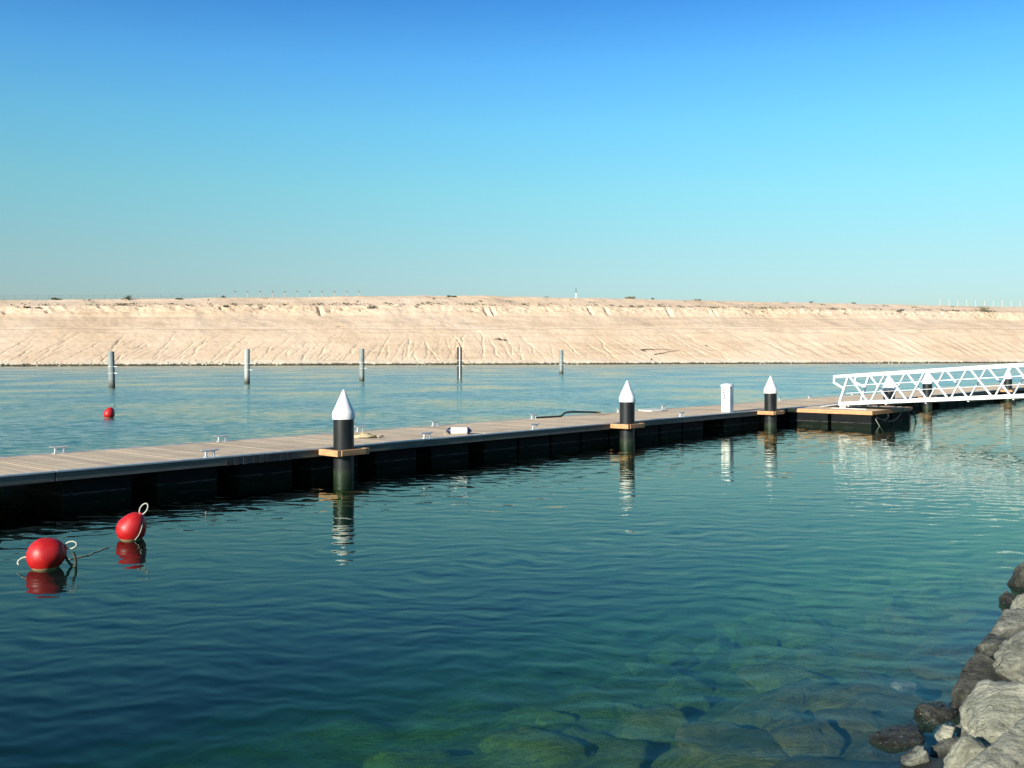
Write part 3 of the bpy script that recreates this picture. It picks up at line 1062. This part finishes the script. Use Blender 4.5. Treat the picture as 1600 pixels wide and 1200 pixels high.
for y in (0.0, GWD):
    MB().lathe([(0.062, -0.06), (0.07, -0.05), (0.07, 0.05), (0.062, 0.06)], 14, Matrix.Translation((0.25, y, -0.075)) @ Matrix.Rotation(R(90), 4, 'X')).build('roller', M['galv'], gw, smooth=40)
    MB().box((0.05, y - 0.05, -0.14), (0.12, y + 0.05, 0.0)).build('foot', M['truss'], gw)

# runner plates under the rollers and hoses at the landing
wear = MB()
gm = Matrix.Translation((GP.x, GP.y, 0)) @ Matrix.Rotation(math.atan2(gd.y, gd.x), 4, 'Z')
wear.box((-0.35, -0.14, DZ - 0.006), (1.35, 0.14, DZ + 0.02), gm).box((-0.35, GWD - 0.14, DZ - 0.006), (1.35, GWD + 0.14, DZ + 0.02), gm)
tag(wear.build('runner_plates', M['ply'], land), kind='part')
bpy.data.objects['runner_plates'].matrix_parent_inverse = (Matrix.Translation(land.location) @ Matrix.Rotation(DOCK_ROT, 4, 'Z')).inverted()
del bpy.data.objects['runner_plates']['kind']


def lp(px, py, n_):
    """point of the plane n = n_ on a sight line"""
    r = (px - CX) / F
    d = n_ / (UX - r * UY)
    return Vector((d * r, d, EYE - (py - HY) * d / F))


def hosecurve(name, pts, r_, mat, label):
    P4 = [lp(*q_) for q_ in pts]
    sm = []
    for i_ in range(len(P4) - 1):
        p0, p1, p2, p3 = P4[max(i_ - 1, 0)], P4[i_], P4[i_ + 1], P4[min(i_ + 2, len(P4) - 1)]
        for t in np.linspace(0, 1, 6)[:-1]:
            t = float(t)
            sm.append(0.5 * ((2 * p1) + (p2 - p0) * t + (2 * p0 - 5 * p1 + 4 * p2 - p3) * t * t + (3 * p1 - p0 - 3 * p2 + p3) * t ** 3))
    sm.append(P4[-1])
    return tag(MB().tube(sm, r_, 6).build(name, mat, smooth=60), label, 'hose', 'service hoses hanging at the landing')


hosecurve('service_hose', [(1386, 643, 16.42), (1388, 652, 16.36), (1380, 656, 16.34), (1369, 654, 16.38), (1374, 655.5, 16.35)], 0.022, M['hose'], 'short grey hose looped at the landing corner below the timber edge')
hosecurve('service_hose', [(1411, 638, 16.42), (1405, 650, 16.3), (1396, 657, 16.28), (1386, 658.5, 16.28), (1377, 656, 16.32), (1370, 652, 16.4)], 0.026, M['hose'], 'long grey hose sagging under the gangway at the landing')
hosecurve('service_hose', [(1419, 640, 16.3), (1422, 655, 16.2), (1421, 668, 16.15), (1419, 680, 16.1), (1418, 690, 16.1)], 0.03, M['hose'], 'black hose hanging straight into the water right of the landing, left one of two')
hosecurve('service_hose', [(1425, 640, 16.3), (1430, 652, 16.2), (1431, 664, 16.15), (1428, 678, 16.1), (1425, 690, 16.1)], 0.03, M['hose'], 'black hose bowing outward into the water right of the landing, right one of two')
hosecurve('service_hose', [(1368, 655, 16.4), (1372, 662, 16.35), (1377, 670, 16.3), (1380, 676, 16.3)], 0.014, M['line'], 'thin pale line trailing from the landing corner to the water')

p = GP + gd * (GL - 0.1)
abut = thing('concrete_abutment', 'concrete block on the rocky bank carrying the shore end of the gangway', 'abutment', (p.x, p.y, 0), math.atan2(gd.y, gd.x))
zt = GP.z + gslope * GL - 0.12
MB().box((-0.6, -0.5, -0.8), (1.6, GWD + 0.5, zt)).build('bearing_block', M['concrete'], abut, bevel=0.03)
MB().box((0.35, -0.5, zt + 0.002), (1.6, GWD + 0.5, zt + 0.16)).build('back_wall', M['concrete'], abut, bevel=0.02)

# ------------------------------------------------------------------ mooring piles out in the channel
def channel_pile(px, yt, yb, wpx, mat, label, lean=0.0, twin=False):
    d = F * EYE / (yb - HY)
    x = d * (px - CX) / F
    h = EYE - (yt - HY) * d / F
    r_ = wpx * d / F / 2
    t = thing('mooring_pile', label, 'pile', (x, d, 0), 0, 'mooring piles standing in the channel')
    t.rotation_euler = (0, R(lean), 0)
    if twin:
        for sx_ in (-1, 1):
            MB().lathe([(r_ * 0.34, -6), (r_ * 0.34, h - 0.03), (r_ * 0.3, h)], 14, Matrix.Translation((sx_ * r_ * 0.68, 0, 0))).build('shaft', M['olddark'], t, smooth=40)
        MB().lathe([(r_ * 0.26, -6), (r_ * 0.26, h - 0.12)], 12, Matrix.Translation((0, 0.12, 0))).build('pipe', M['white'], t, smooth=40)
    else:
        MB().lathe([(r_ * 1.04, -6), (r_, 0.6), (r_ * 0.98, h - 0.04), (r_ * 0.9, h)], 18).build('shaft', mat, t, smooth=40)
    b_ = MB()
    for z_ in (h * 0.40, h * 0.58):
        b_.tube([(math.cos(a) * (r_ + 0.02), math.sin(a) * (r_ + 0.02), z_) for a in np.linspace(0, 2 * math.pi, 17)[:-1]], 0.022, 6, closed=True)
        b_.bar((r_, -0.12, z_), (r_ + 0.30, -0.12, z_), 0.05, 0.06)
    b_.bar((r_ + 0.27, -0.12, h * 0.34), (r_ + 0.27, -0.12, h * 0.62), 0.045, 0.05)
    b_.build('bracket', M['truss'], t)
    return t


channel_pile(175, 549, 606, 9.6, M['oldpile'], 'leftmost grey mooring pile in the channel, beyond the small red buoy', -1.6)
channel_pile(386, 545, 600, 8.6, M['oldpale'], 'pale bleached mooring pile in the channel, second from left')
channel_pile(565.5, 545, 595.5, 7.8, M['oldpile'], 'grey mooring pile in the channel above the nearest dock pile')
channel_pile(718, 542.5, 591, 7.6, M['olddark'], 'twin dark mooring pile with a white pipe between its posts', twin=True)
channel_pile(877, 547, 584.5, 6.6, M['oldpile'], 'rightmost and farthest grey mooring pile, before the sand bank')

# ------------------------------------------------------------------ buoys
def buoy(px, py_water, r_, axis, label, loops, sink=0.30, lng=0.26, neck=1.36):
    """red inflatable buoy; axis points at its neck"""
    c = at(px, py_water, 0) + Vector((0, r_ * 0.7, 0))
    c.z = r_ * (1 - sink)
    t = thing('mooring_buoy', label, 'buoy', c, 0, 'red mooring buoys on the water')
    q_ = Vector((0, 0, 1)).rotation_difference(Vector(axis).normalized()).to_matrix().to_4x4()
    prof = []
    for k in range(25):
        th = math.pi - math.pi * k / 24
        rr_, zz_ = r_ * math.sin(th), r_ * math.cos(th)
        if zz_ > 0.15 * r_:
            f_ = (zz_ / r_ - 0.15) / 0.85
            zz_ += lng * r_ * f_ ** 1.6
            rr_ *= 1 - 0.16 * f_ * (1 - f_)
        prof.append((max(rr_, 0.004), zz_))
    MB().lathe(prof, 36, q_).build('body', M['red'], t, smooth=50)
    MB().lathe([(0.17 * r_, (neck - 0.22) * r_), (0.17 * r_, (neck - 0.16) * r_), (0.13 * r_, (neck - 0.06) * r_), (0.09 * r_, neck * r_)], 14, q_).build('neck', M['red'], t, smooth=50)
    for pts_, rad in loops:
        MB().tube([Vector(v_) for v_ in pts_], rad, 7).build('rope_loop', M['weed'] if rad > 0.015 else M['line'], t, smooth=60)
    return t


def ring(c, ax, ay, rx, ry, n=18, a0=0, a1=330):
    c, ax, ay = Vector(c), Vector(ax), Vector(ay)
    return [c + ax * rx * math.cos(R(a)) + ay * ry * math.sin(R(a)) for a in np.linspace(a0, a1, n)]


ax1 = Vector((0.90, 0.18, 0.36)).normalized()
r1 = 0.25
buoy(62, 891, r1, ax1, 'round red mooring buoy nearest the camera at the left margin',
     [(ring(ax1 * r1 * 1.44, (0.97, 0, 0.2), (-0.2, 0.1, 0.97), 0.085, 0.05, a0=-170, a1=170), 0.011),
      (ring(ax1 * r1 * 1.25 + Vector((0.03, 0, -0.12)), (0.3, 0.2, -1), (1, 0, 0.2), 0.17, 0.06, a0=-100, a1=100), 0.02),
      (ring((-0.30, -0.05, -0.07), (1, 0, 0.35), (0, 0.3, 1), 0.07, 0.045, a0=20, a1=230), 0.011)], lng=0.14, neck=1.2)
ax2 = Vector((0.46, -0.05, 0.72)).normalized()
r2 = 0.235
buoy(199, 845, r2, ax2, 'red mooring buoy with an upright white eye, second from the camera',
     [(ring(ax2 * r2 * 1.68, (0.5, 0, 0.8), (0.8, 0, -0.5), 0.105, 0.058, n=24, a0=180, a1=530), 0.011),
      ([(0.185, -0.06, 0.20), (0.215, -0.075, 0.13), (0.215, -0.11, 0.05), (0.20, -0.14, -0.03), (0.175, -0.165, -0.09), (0.13, -0.19, -0.15)], 0.007)])
ax3 = Vector((0.3, 0, 0.8)).normalized()
buoy(168, 653, 0.262, ax3, 'small distant red buoy beyond the dock, below the leftmost channel pile',
     [(ring(ax3 * 0.262 * 1.62, (0.4, 0, 0.8), (0.8, 0, -0.4), 0.10, 0.06, n=18, a0=180, a1=530), 0.013)])
tag(MB().tube([at(px, py, 0.004) for px, py in ((108, 874), (116, 871.5), (122, 871), (130, 869), (138, 868), (146, 863), (152, 862), (160, 858), (170, 855))], 0.009, 6).build('mooring_line', M['rope'], smooth=60),
    'thin floating line on the water between the two near red buoys', 'rope')

# ------------------------------------------------------------------ rocks of the near shore
_ico = {}


def ico(sub):
    if sub not in _ico:
        bm = bmesh.new()
        bmesh.ops.create_icosphere(bm, subdivisions=sub, radius=1)
        v = np.array([p.co[:] for p in bm.verts])
        f = [tuple(x.index for x in fc.verts) for fc in bm.faces]
        bm.free()
        _ico[sub] = (v, f)
    return _ico[sub]


def rock_mesh(name, seed, mat, sub=4, size=(1, 1, 1), planes=13, rough=0.09):
    v, f = ico(sub)
    r_ = np.random.RandomState(seed)
    rad = np.ones(len(v)) * 1.0
    for k in range(planes):
        d = r_.normal(size=3)
        d /= np.linalg.norm(d)
        off = r_.uniform(0.50, 0.85)
        dt = v @ d
        lim = np.where(dt > 0.05, off / np.maximum(dt, 0.05), 9)
        k_ = 45.0
        rad = -np.log(np.exp(-k_ * rad) + np.exp(-k_ * np.minimum(lim, 4))) / k_
    p = v * rad[:, None]
    o = seed * 3.7
    nz = fbm(p[:, 0] * 1.7 + o, p[:, 1] * 1.7, p[:, 2] * 1.7, seed=seed, oct=6, gain=0.6)
    cr = np.abs(fbm(p[:, 0] * 1.1 + o, p[:, 1] * 2.3, p[:, 2] * 1.1 + 5, seed=seed + 5, oct=3))
    nz = nz + 0.30 * fbm(p[:, 0] * 7 + o, p[:, 1] * 7, p[:, 2] * 7, seed=seed + 9, oct=3)
    p = p * (1 + rough * nz - 0.10 * np.exp(-(cr / 0.07) ** 2))[:, None] * np.array(size)
    me = bpy.data.meshes.new(name)
    me.from_pydata(p.tolist(), [], f)
    me.polygons.foreach_set('use_smooth', [True] * len(f))
    me.materials.append(mat)
    me.update()
    return me


def rock(px, py, z, size, rot, seed, mat, label, sub=5, group='boulders of the near shore', tilt=(0, 0), rough=0.07):
    o = link('boulder', rock_mesh('boulder', seed, M[mat], sub, size, rough=rough), None, at(px, py, z))
    o.rotation_euler = (R(tilt[0]), R(tilt[1]), R(rot))
    return tag(o, label, 'rock', group)


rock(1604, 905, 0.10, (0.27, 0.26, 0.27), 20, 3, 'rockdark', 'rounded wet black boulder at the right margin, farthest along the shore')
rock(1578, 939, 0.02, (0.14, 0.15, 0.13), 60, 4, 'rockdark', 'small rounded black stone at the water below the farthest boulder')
rock(1592, 985, 0.06, (0.56, 0.30, 0.20), 38, 5, 'rock', 'grey wedge of rock pointing at the water, below the small black stone', tilt=(0, -8))
rock(1552, 1012, 0.03, (0.34, 0.17, 0.11), 35, 6, 'rock', 'thin pale slab at the waterline above the big dark slab', tilt=(4, -5))
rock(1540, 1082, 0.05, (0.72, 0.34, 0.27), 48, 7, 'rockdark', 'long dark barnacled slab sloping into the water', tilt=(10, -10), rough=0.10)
rock(1618, 1045, 0.28, (0.50, 0.34, 0.28), 40, 8, 'rock', 'grey mottled boulder at the right margin behind the long dark slab', tilt=(0, -14))
rock(1596, 1128, 0.22, (0.62, 0.40, 0.30), 44, 9, 'rockpale', 'big pale rock with a bright flat top in the lower right', tilt=(6, -10))
rock(1590, 1215, 0.30, (0.66, 0.38, 0.32), 38, 10, 'rockpale', 'cream coloured boulder in the very corner at bottom right', tilt=(4, -6))
rock(1478, 1148, 0.10, (0.11, 0.09, 0.10), 10, 11, 'rockpale', 'small whitish stone lodged between the pale and dark rocks', sub=4)
rock(1437, 1186, 0.05, (0.15, 0.12, 0.12), 50, 12, 'rock', 'rough speckled stone at the bottom edge beside the dark wet rocks', sub=4, rough=0.12)
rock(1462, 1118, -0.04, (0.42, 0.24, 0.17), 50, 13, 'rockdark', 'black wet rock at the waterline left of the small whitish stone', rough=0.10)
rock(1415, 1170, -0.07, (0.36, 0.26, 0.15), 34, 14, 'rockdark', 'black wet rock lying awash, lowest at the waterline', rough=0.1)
rock(1520, 1192, 0.16, (0.34, 0.24, 0.20), 30, 15, 'rockpale', 'pale greenish rock at the bottom edge right of the whitish stone', rough=0.08)
rock(1606, 950, 0.14, (0.26, 0.20, 0.18), 30, 16, 'rock', 'grey rock at the right margin between the wedge and the black boulder')
rock(1416, 1074, -0.075, (0.17, 0.12, 0.06), 15, 17, 'rockpale', 'flat pale stone just under the surface off the dark slab', sub=4)
rock(1545, 1172, 0.10, (0.26, 0.18, 0.16), 65, 19, 'rock', 'grey mottled rock filling the gap between the two big pale rocks')
rock(1490, 1182, -0.02, (0.22, 0.16, 0.14), 20, 23, 'rockdark', 'dark damp stone below the small whitish stone', sub=4, rough=0.1)
rock(1512, 1140, 0.08, (0.15, 0.10, 0.09), 75, 18, 'rock', 'little grey stone wedged under the big pale rock', sub=4)

# boulders under water
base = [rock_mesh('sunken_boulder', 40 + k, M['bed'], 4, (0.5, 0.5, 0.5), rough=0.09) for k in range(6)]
q = random.Random(21)
placed = []
tries = 0
while len(placed) < 80 and tries < 5000:
    tries += 1
    s_, n_ = q.uniform(3.5, 20), q.uniform(3.4, 7.6)
    rad = q.uniform(0.3, 0.72)
    if any((s_ - a_) ** 2 + (n_ - b_) ** 2 < (0.72 * (rad + c_)) ** 2 for a_, b_, c_ in placed):
        continue
    placed.append((s_, n_, rad))
    p = dk(s_, n_)
    zb = near_z(p)
    o = link('sunken_boulder', base[q.randrange(6)])
    hz = q.uniform(0.55, 0.8)
    zc = min(zb - 0.12 * rad, -0.20 - 0.6 * rad * hz)
    o.location = (p.x, p.y, zc)
    o.scale = (2 * rad * q.uniform(0.85, 1.2), 2 * rad * q.uniform(0.75, 1.0), 2 * rad * hz * 0.75)
    o.rotation_euler = (q.uniform(-.2, .2), q.uniform(-.2, .2), q.uniform(0, 6.28))
    tag(o, 'submerged boulder seen dimly through the green water along the rocky shore', 'rock', 'boulders under the water')
# ------------------------------------------------------------------ scrub, fences and driftwood on the sand bank
def bush_mesh(name, seed, mat, n=420, flat=0.7):
    r_ = np.random.RandomState(seed)
    b_ = MB()
    cl = r_.normal(size=(9, 3)) * np.array([0.42, 0.42, 0.25])
    for k in range(n):
        c = cl[r_.randint(9)] + r_.normal(size=3) * 0.17
        c[2] = abs(c[2] + 0.35) * flat
        u = r_.normal(size=3)
        u /= np.linalg.norm(u)
        w_ = np.cross(u, r_.normal(size=3))
        w_ /= np.linalg.norm(w_)
        l_ = r_.uniform(0.06, 0.13)
        b_.add([c - u * l_, c + w_ * l_ * .45, c + u * l_, c - w_ * l_ * .45], [(0, 1, 2, 3)])
    for k in range(7):
        c = cl[k] * 0.8
        b_.tube([(0, 0, -0.2), (c[0] * .5, c[1] * .5, 0.15), (c[0], c[1], abs(c[2] + 0.35) * flat)], [0.03, 0.02, 0.008], 4)
    return b_.mesh(name, mat)


bd = [bush_mesh('scrub_bush', 60 + k, M['leafdark'], flat=(0.9, 0.35, 0.6)[k]) for k in range(3)]
bp_ = [bush_mesh('scrub_bush', 70 + k, M['leafpale'], flat=(0.8, 0.4)[k]) for k in range(2)]
BUSH = [(200, 468, 11, bd[0], 'dark round bush, the largest standing on the skyline at the left'),
        (86, 468, 15, bd[1], 'low flat dark bush on the skyline left of the large round one'),
        (280, 467.5, 9, bd[1], 'low dark bush on the skyline just left of the row of fence posts'),
        (349, 465, 7, bd[0], 'small bush at the left end of the row of brown fence posts'),
        (700, 463.5, 6, bd[2], 'sparse upright bush on the skyline near the middle, left one of a pair'),
        (709, 463.5, 7, bd[1], 'low sparse bush on the skyline near the middle, right one of a pair'),
        (985, 463.5, 17, bp_[1], 'pale dry grassy bush on the skyline right of the slim marker pole'),
        (1020, 463.5, 5, bd[0], 'small dark bush on the skyline right of the pale grassy one'),
        (1090, 466, 9, bd[1], 'flat dark bush on the skyline between the marker pole and the gangway'),
        (1267, 469, 5, bd[0], 'tiny dark bush on the skyline above the left end of the gangway'),
        (1333, 471, 10, bd[1], 'flat dark bush on the skyline above the gangway'),
        (854, 463, 5, bd[1], 'tiny bush on the skyline left of the slim marker pole'),
        (1536, 486, 14, bp_[0], 'pale green bush on the bluff below the right-hand row of posts'),
        (581, 483, 10, bd[0], 'dark bush in a gully of the bluff below the right end of the brown posts'),
        (351, 480, 9, bd[2], 'dark bush on the bluff below the left end of the brown posts'),
        (58, 482, 9, bd[1], 'dark flat scrub on the bluff near the left margin, right one of a pair'),
        (42, 481, 11, bd[1], 'dark flat scrub on the bluff near the left margin, left one of a pair'),
        (529, 512.5, 10, bd[1], 'flat brown scrub at the top of the lower slope above a channel pile'),
        (779, 530.5, 8, bd[1], 'flat scrub on the lower slope right of the twin pile, left one of a pair'),
        (788, 532, 7, bd[1], 'flat scrub on the lower slope right of the twin pile, right one of a pair'),
        (1405, 487, 8, bd[1], 'dark scrub on the bluff above the middle of the gangway'),
        (1103, 541, 3, bd[0], 'single tiny dark tuft on the bare lower slope above the power pedestal')]
for px, py, wpx, me, lb in BUSH:
    a, b, z = bank_hit(px, py)
    p = bank_pt(a, b, z)
    o = link('scrub_bush', me, None, p)
    k_ = wpx * p.y / F / 1.5
    o.scale = (k_, k_, k_)
    o.rotation_euler = (0, 0, rng.uniform(0, 6))
    tag(o, lb, 'bush', 'scrub bushes on the sand bank')

tf = MB()  # dark clumps standing for the crust's shadow marks as well as little shrubs
q = random.Random(33)
for k in range(260):
    a = q.uniform(-190, 260)
    b = q.gauss(42.3, 0.5) if k < 190 else q.uniform(37, 50)
    z = float(bank_z(a, b))
    p = bank_pt(a, b, z + 0.2)
    for m_ in range(q.randint(3, 14)):
        c = p + Vector((q.gauss(0, 0.7), q.gauss(0, 0.3), q.uniform(-0.2, 0.35)))
        u = Vector((q.gauss(0, 1), q.gauss(0, 1), q.gauss(0, 0.7))).normalized() * q.uniform(0.18, 0.42)
        w_ = u.cross(Vector((q.gauss(0, 1), q.gauss(0, 1), q.gauss(0, 1)))).normalized() * 0.16
        tf.add([c - u, c + w_, c + u, c - w_], [(0, 1, 2, 3)])
tag(tf.build('tuft_shadow_marks', M['leafdark']), kind='stuff')
st = MB()
v1, f1 = ico(1)
for k in range(900):
    a = q.uniform(-180, 250)
    b = abs(q.gauss(0.9, 0.8))
    p = bank_pt(a, b, float(bank_z(a, b)))
    r_ = q.uniform(0.08, 0.3)
    st.add((v1 * np.array([r_ * 1.3, r_, r_ * .8]) + np.array(p)).tolist(), f1)
tag(st.build('shore_stones', M['stone']), kind='stuff')

a, b, z = bank_hit(1030, 552)
dw = MB()
p0 = bank_pt(a, b, z + 0.15)
for (x0, y0, x1, y1, r_) in ((1000, 547.5, 1034, 546.5, .12), (1034, 546.5, 1060, 549, .07), (1022, 554.5, 1045, 550.5, .13), (1045, 550.5, 1060, 548.6, .07),
                             (1003, 548.5, 1010, 545.5, .10), (1016, 564, 1018, 560.5, .12), (1030, 553, 1041, 556, .06), (1002, 548, 1009, 550, .18), (1012, 546.8, 1024, 549.2, .06)):
    h0, h1 = bank_hit(x0, y0), bank_hit(x1, y1)
    P0, P1 = bank_pt(h0[0], h0[1] - .1, h0[2] + .2), bank_pt(h1[0], h1[1] - .1, h1[2] + .2)
    mid = (P0 + P1) / 2 + Vector((q.uniform(-.2, .2), 0, q.uniform(-.1, .3)))
    dw.tube([P0, mid, P1], [r_, r_ * .8, r_ * .5], 5)
tag(dw.build('driftwood', M['twig']), 'dead dark branches lying on the foot of the sand slope above the white board', 'driftwood')


def fence(name, pxs, b, ytops, ybots, rad, mat, label, capm=None, wires=0):
    ps = []
    for px, yt, yb in zip(pxs, ytops, ybots):
        a = bank_a(px, b)
        z0 = float(bank_z(a, b)) - 0.4
        p = bank_pt(a, b, z0)
        ps.append((p, EYE + (HY - yt) * p.y / F - z0))
    t = thing(name, label, 'fence', ps[0][0], 0)
    o0 = ps[0][0]
    for p, h in ps:
        c = MB().tube([(0, 0, 0), (0, 0, h)], rad, 6).build('post', mat, t, loc=p - o0)
        if capm:
            MB().box((-rad * 2.6, -rad * 2, h), (rad * 2.2, rad * 2, h + rad * 2.6)).build('cap', capm, c)
    wr = MB()
    for k in range(wires):
        fz = 0.45 + 0.5 * k / max(1, wires - 1)
        wr.tube([p - o0 + Vector((0, 0, h * fz)) for p, h in ps], 0.035, 4)
    if wires:
        wr.build('wire', mat, t)


fx = list(np.arange(367.5, 563, 19.4))
fence('post_fence', fx, 53, [456.5] * len(fx), None or [465] * len(fx), 0.11, M['post'], 'row of brown fence posts with dark tops on the skyline left of centre', M['twig'])
fx = list(np.arange(1469, 1640, 13.9))
fence('post_fence', fx, 53, [467.5 + 0.028 * (x_ - 1469) for x_ in fx], [475] * len(fx), 0.16, M['palepost'], 'row of whitish stubby fence posts on the skyline at the right')
fx = list(np.arange(-12, 344, 17.5))
fence('wire_fence', fx, 66, [461.5 - 0.005 * x_ for x_ in fx], [467] * len(fx), 0.09, M['greypost'], 'thin grey wire fence along the skyline at the left', None, 3)

a, b, z = bank_hit(900, 463)
p = bank_pt(a, b, z)
mk = thing('marker_pole', 'slim marker pole with white foot and dark top on the skyline', 'pole', p)
MB().tube([(0, 0, -0.3), (0, 0, 2.0)], 0.17, 8).build('foot', M['white'], mk)
MB().tube([(0, 0, 2.0), (0, 0, 3.9)], 0.13, 8).build('shaft', M['rub'], mk)
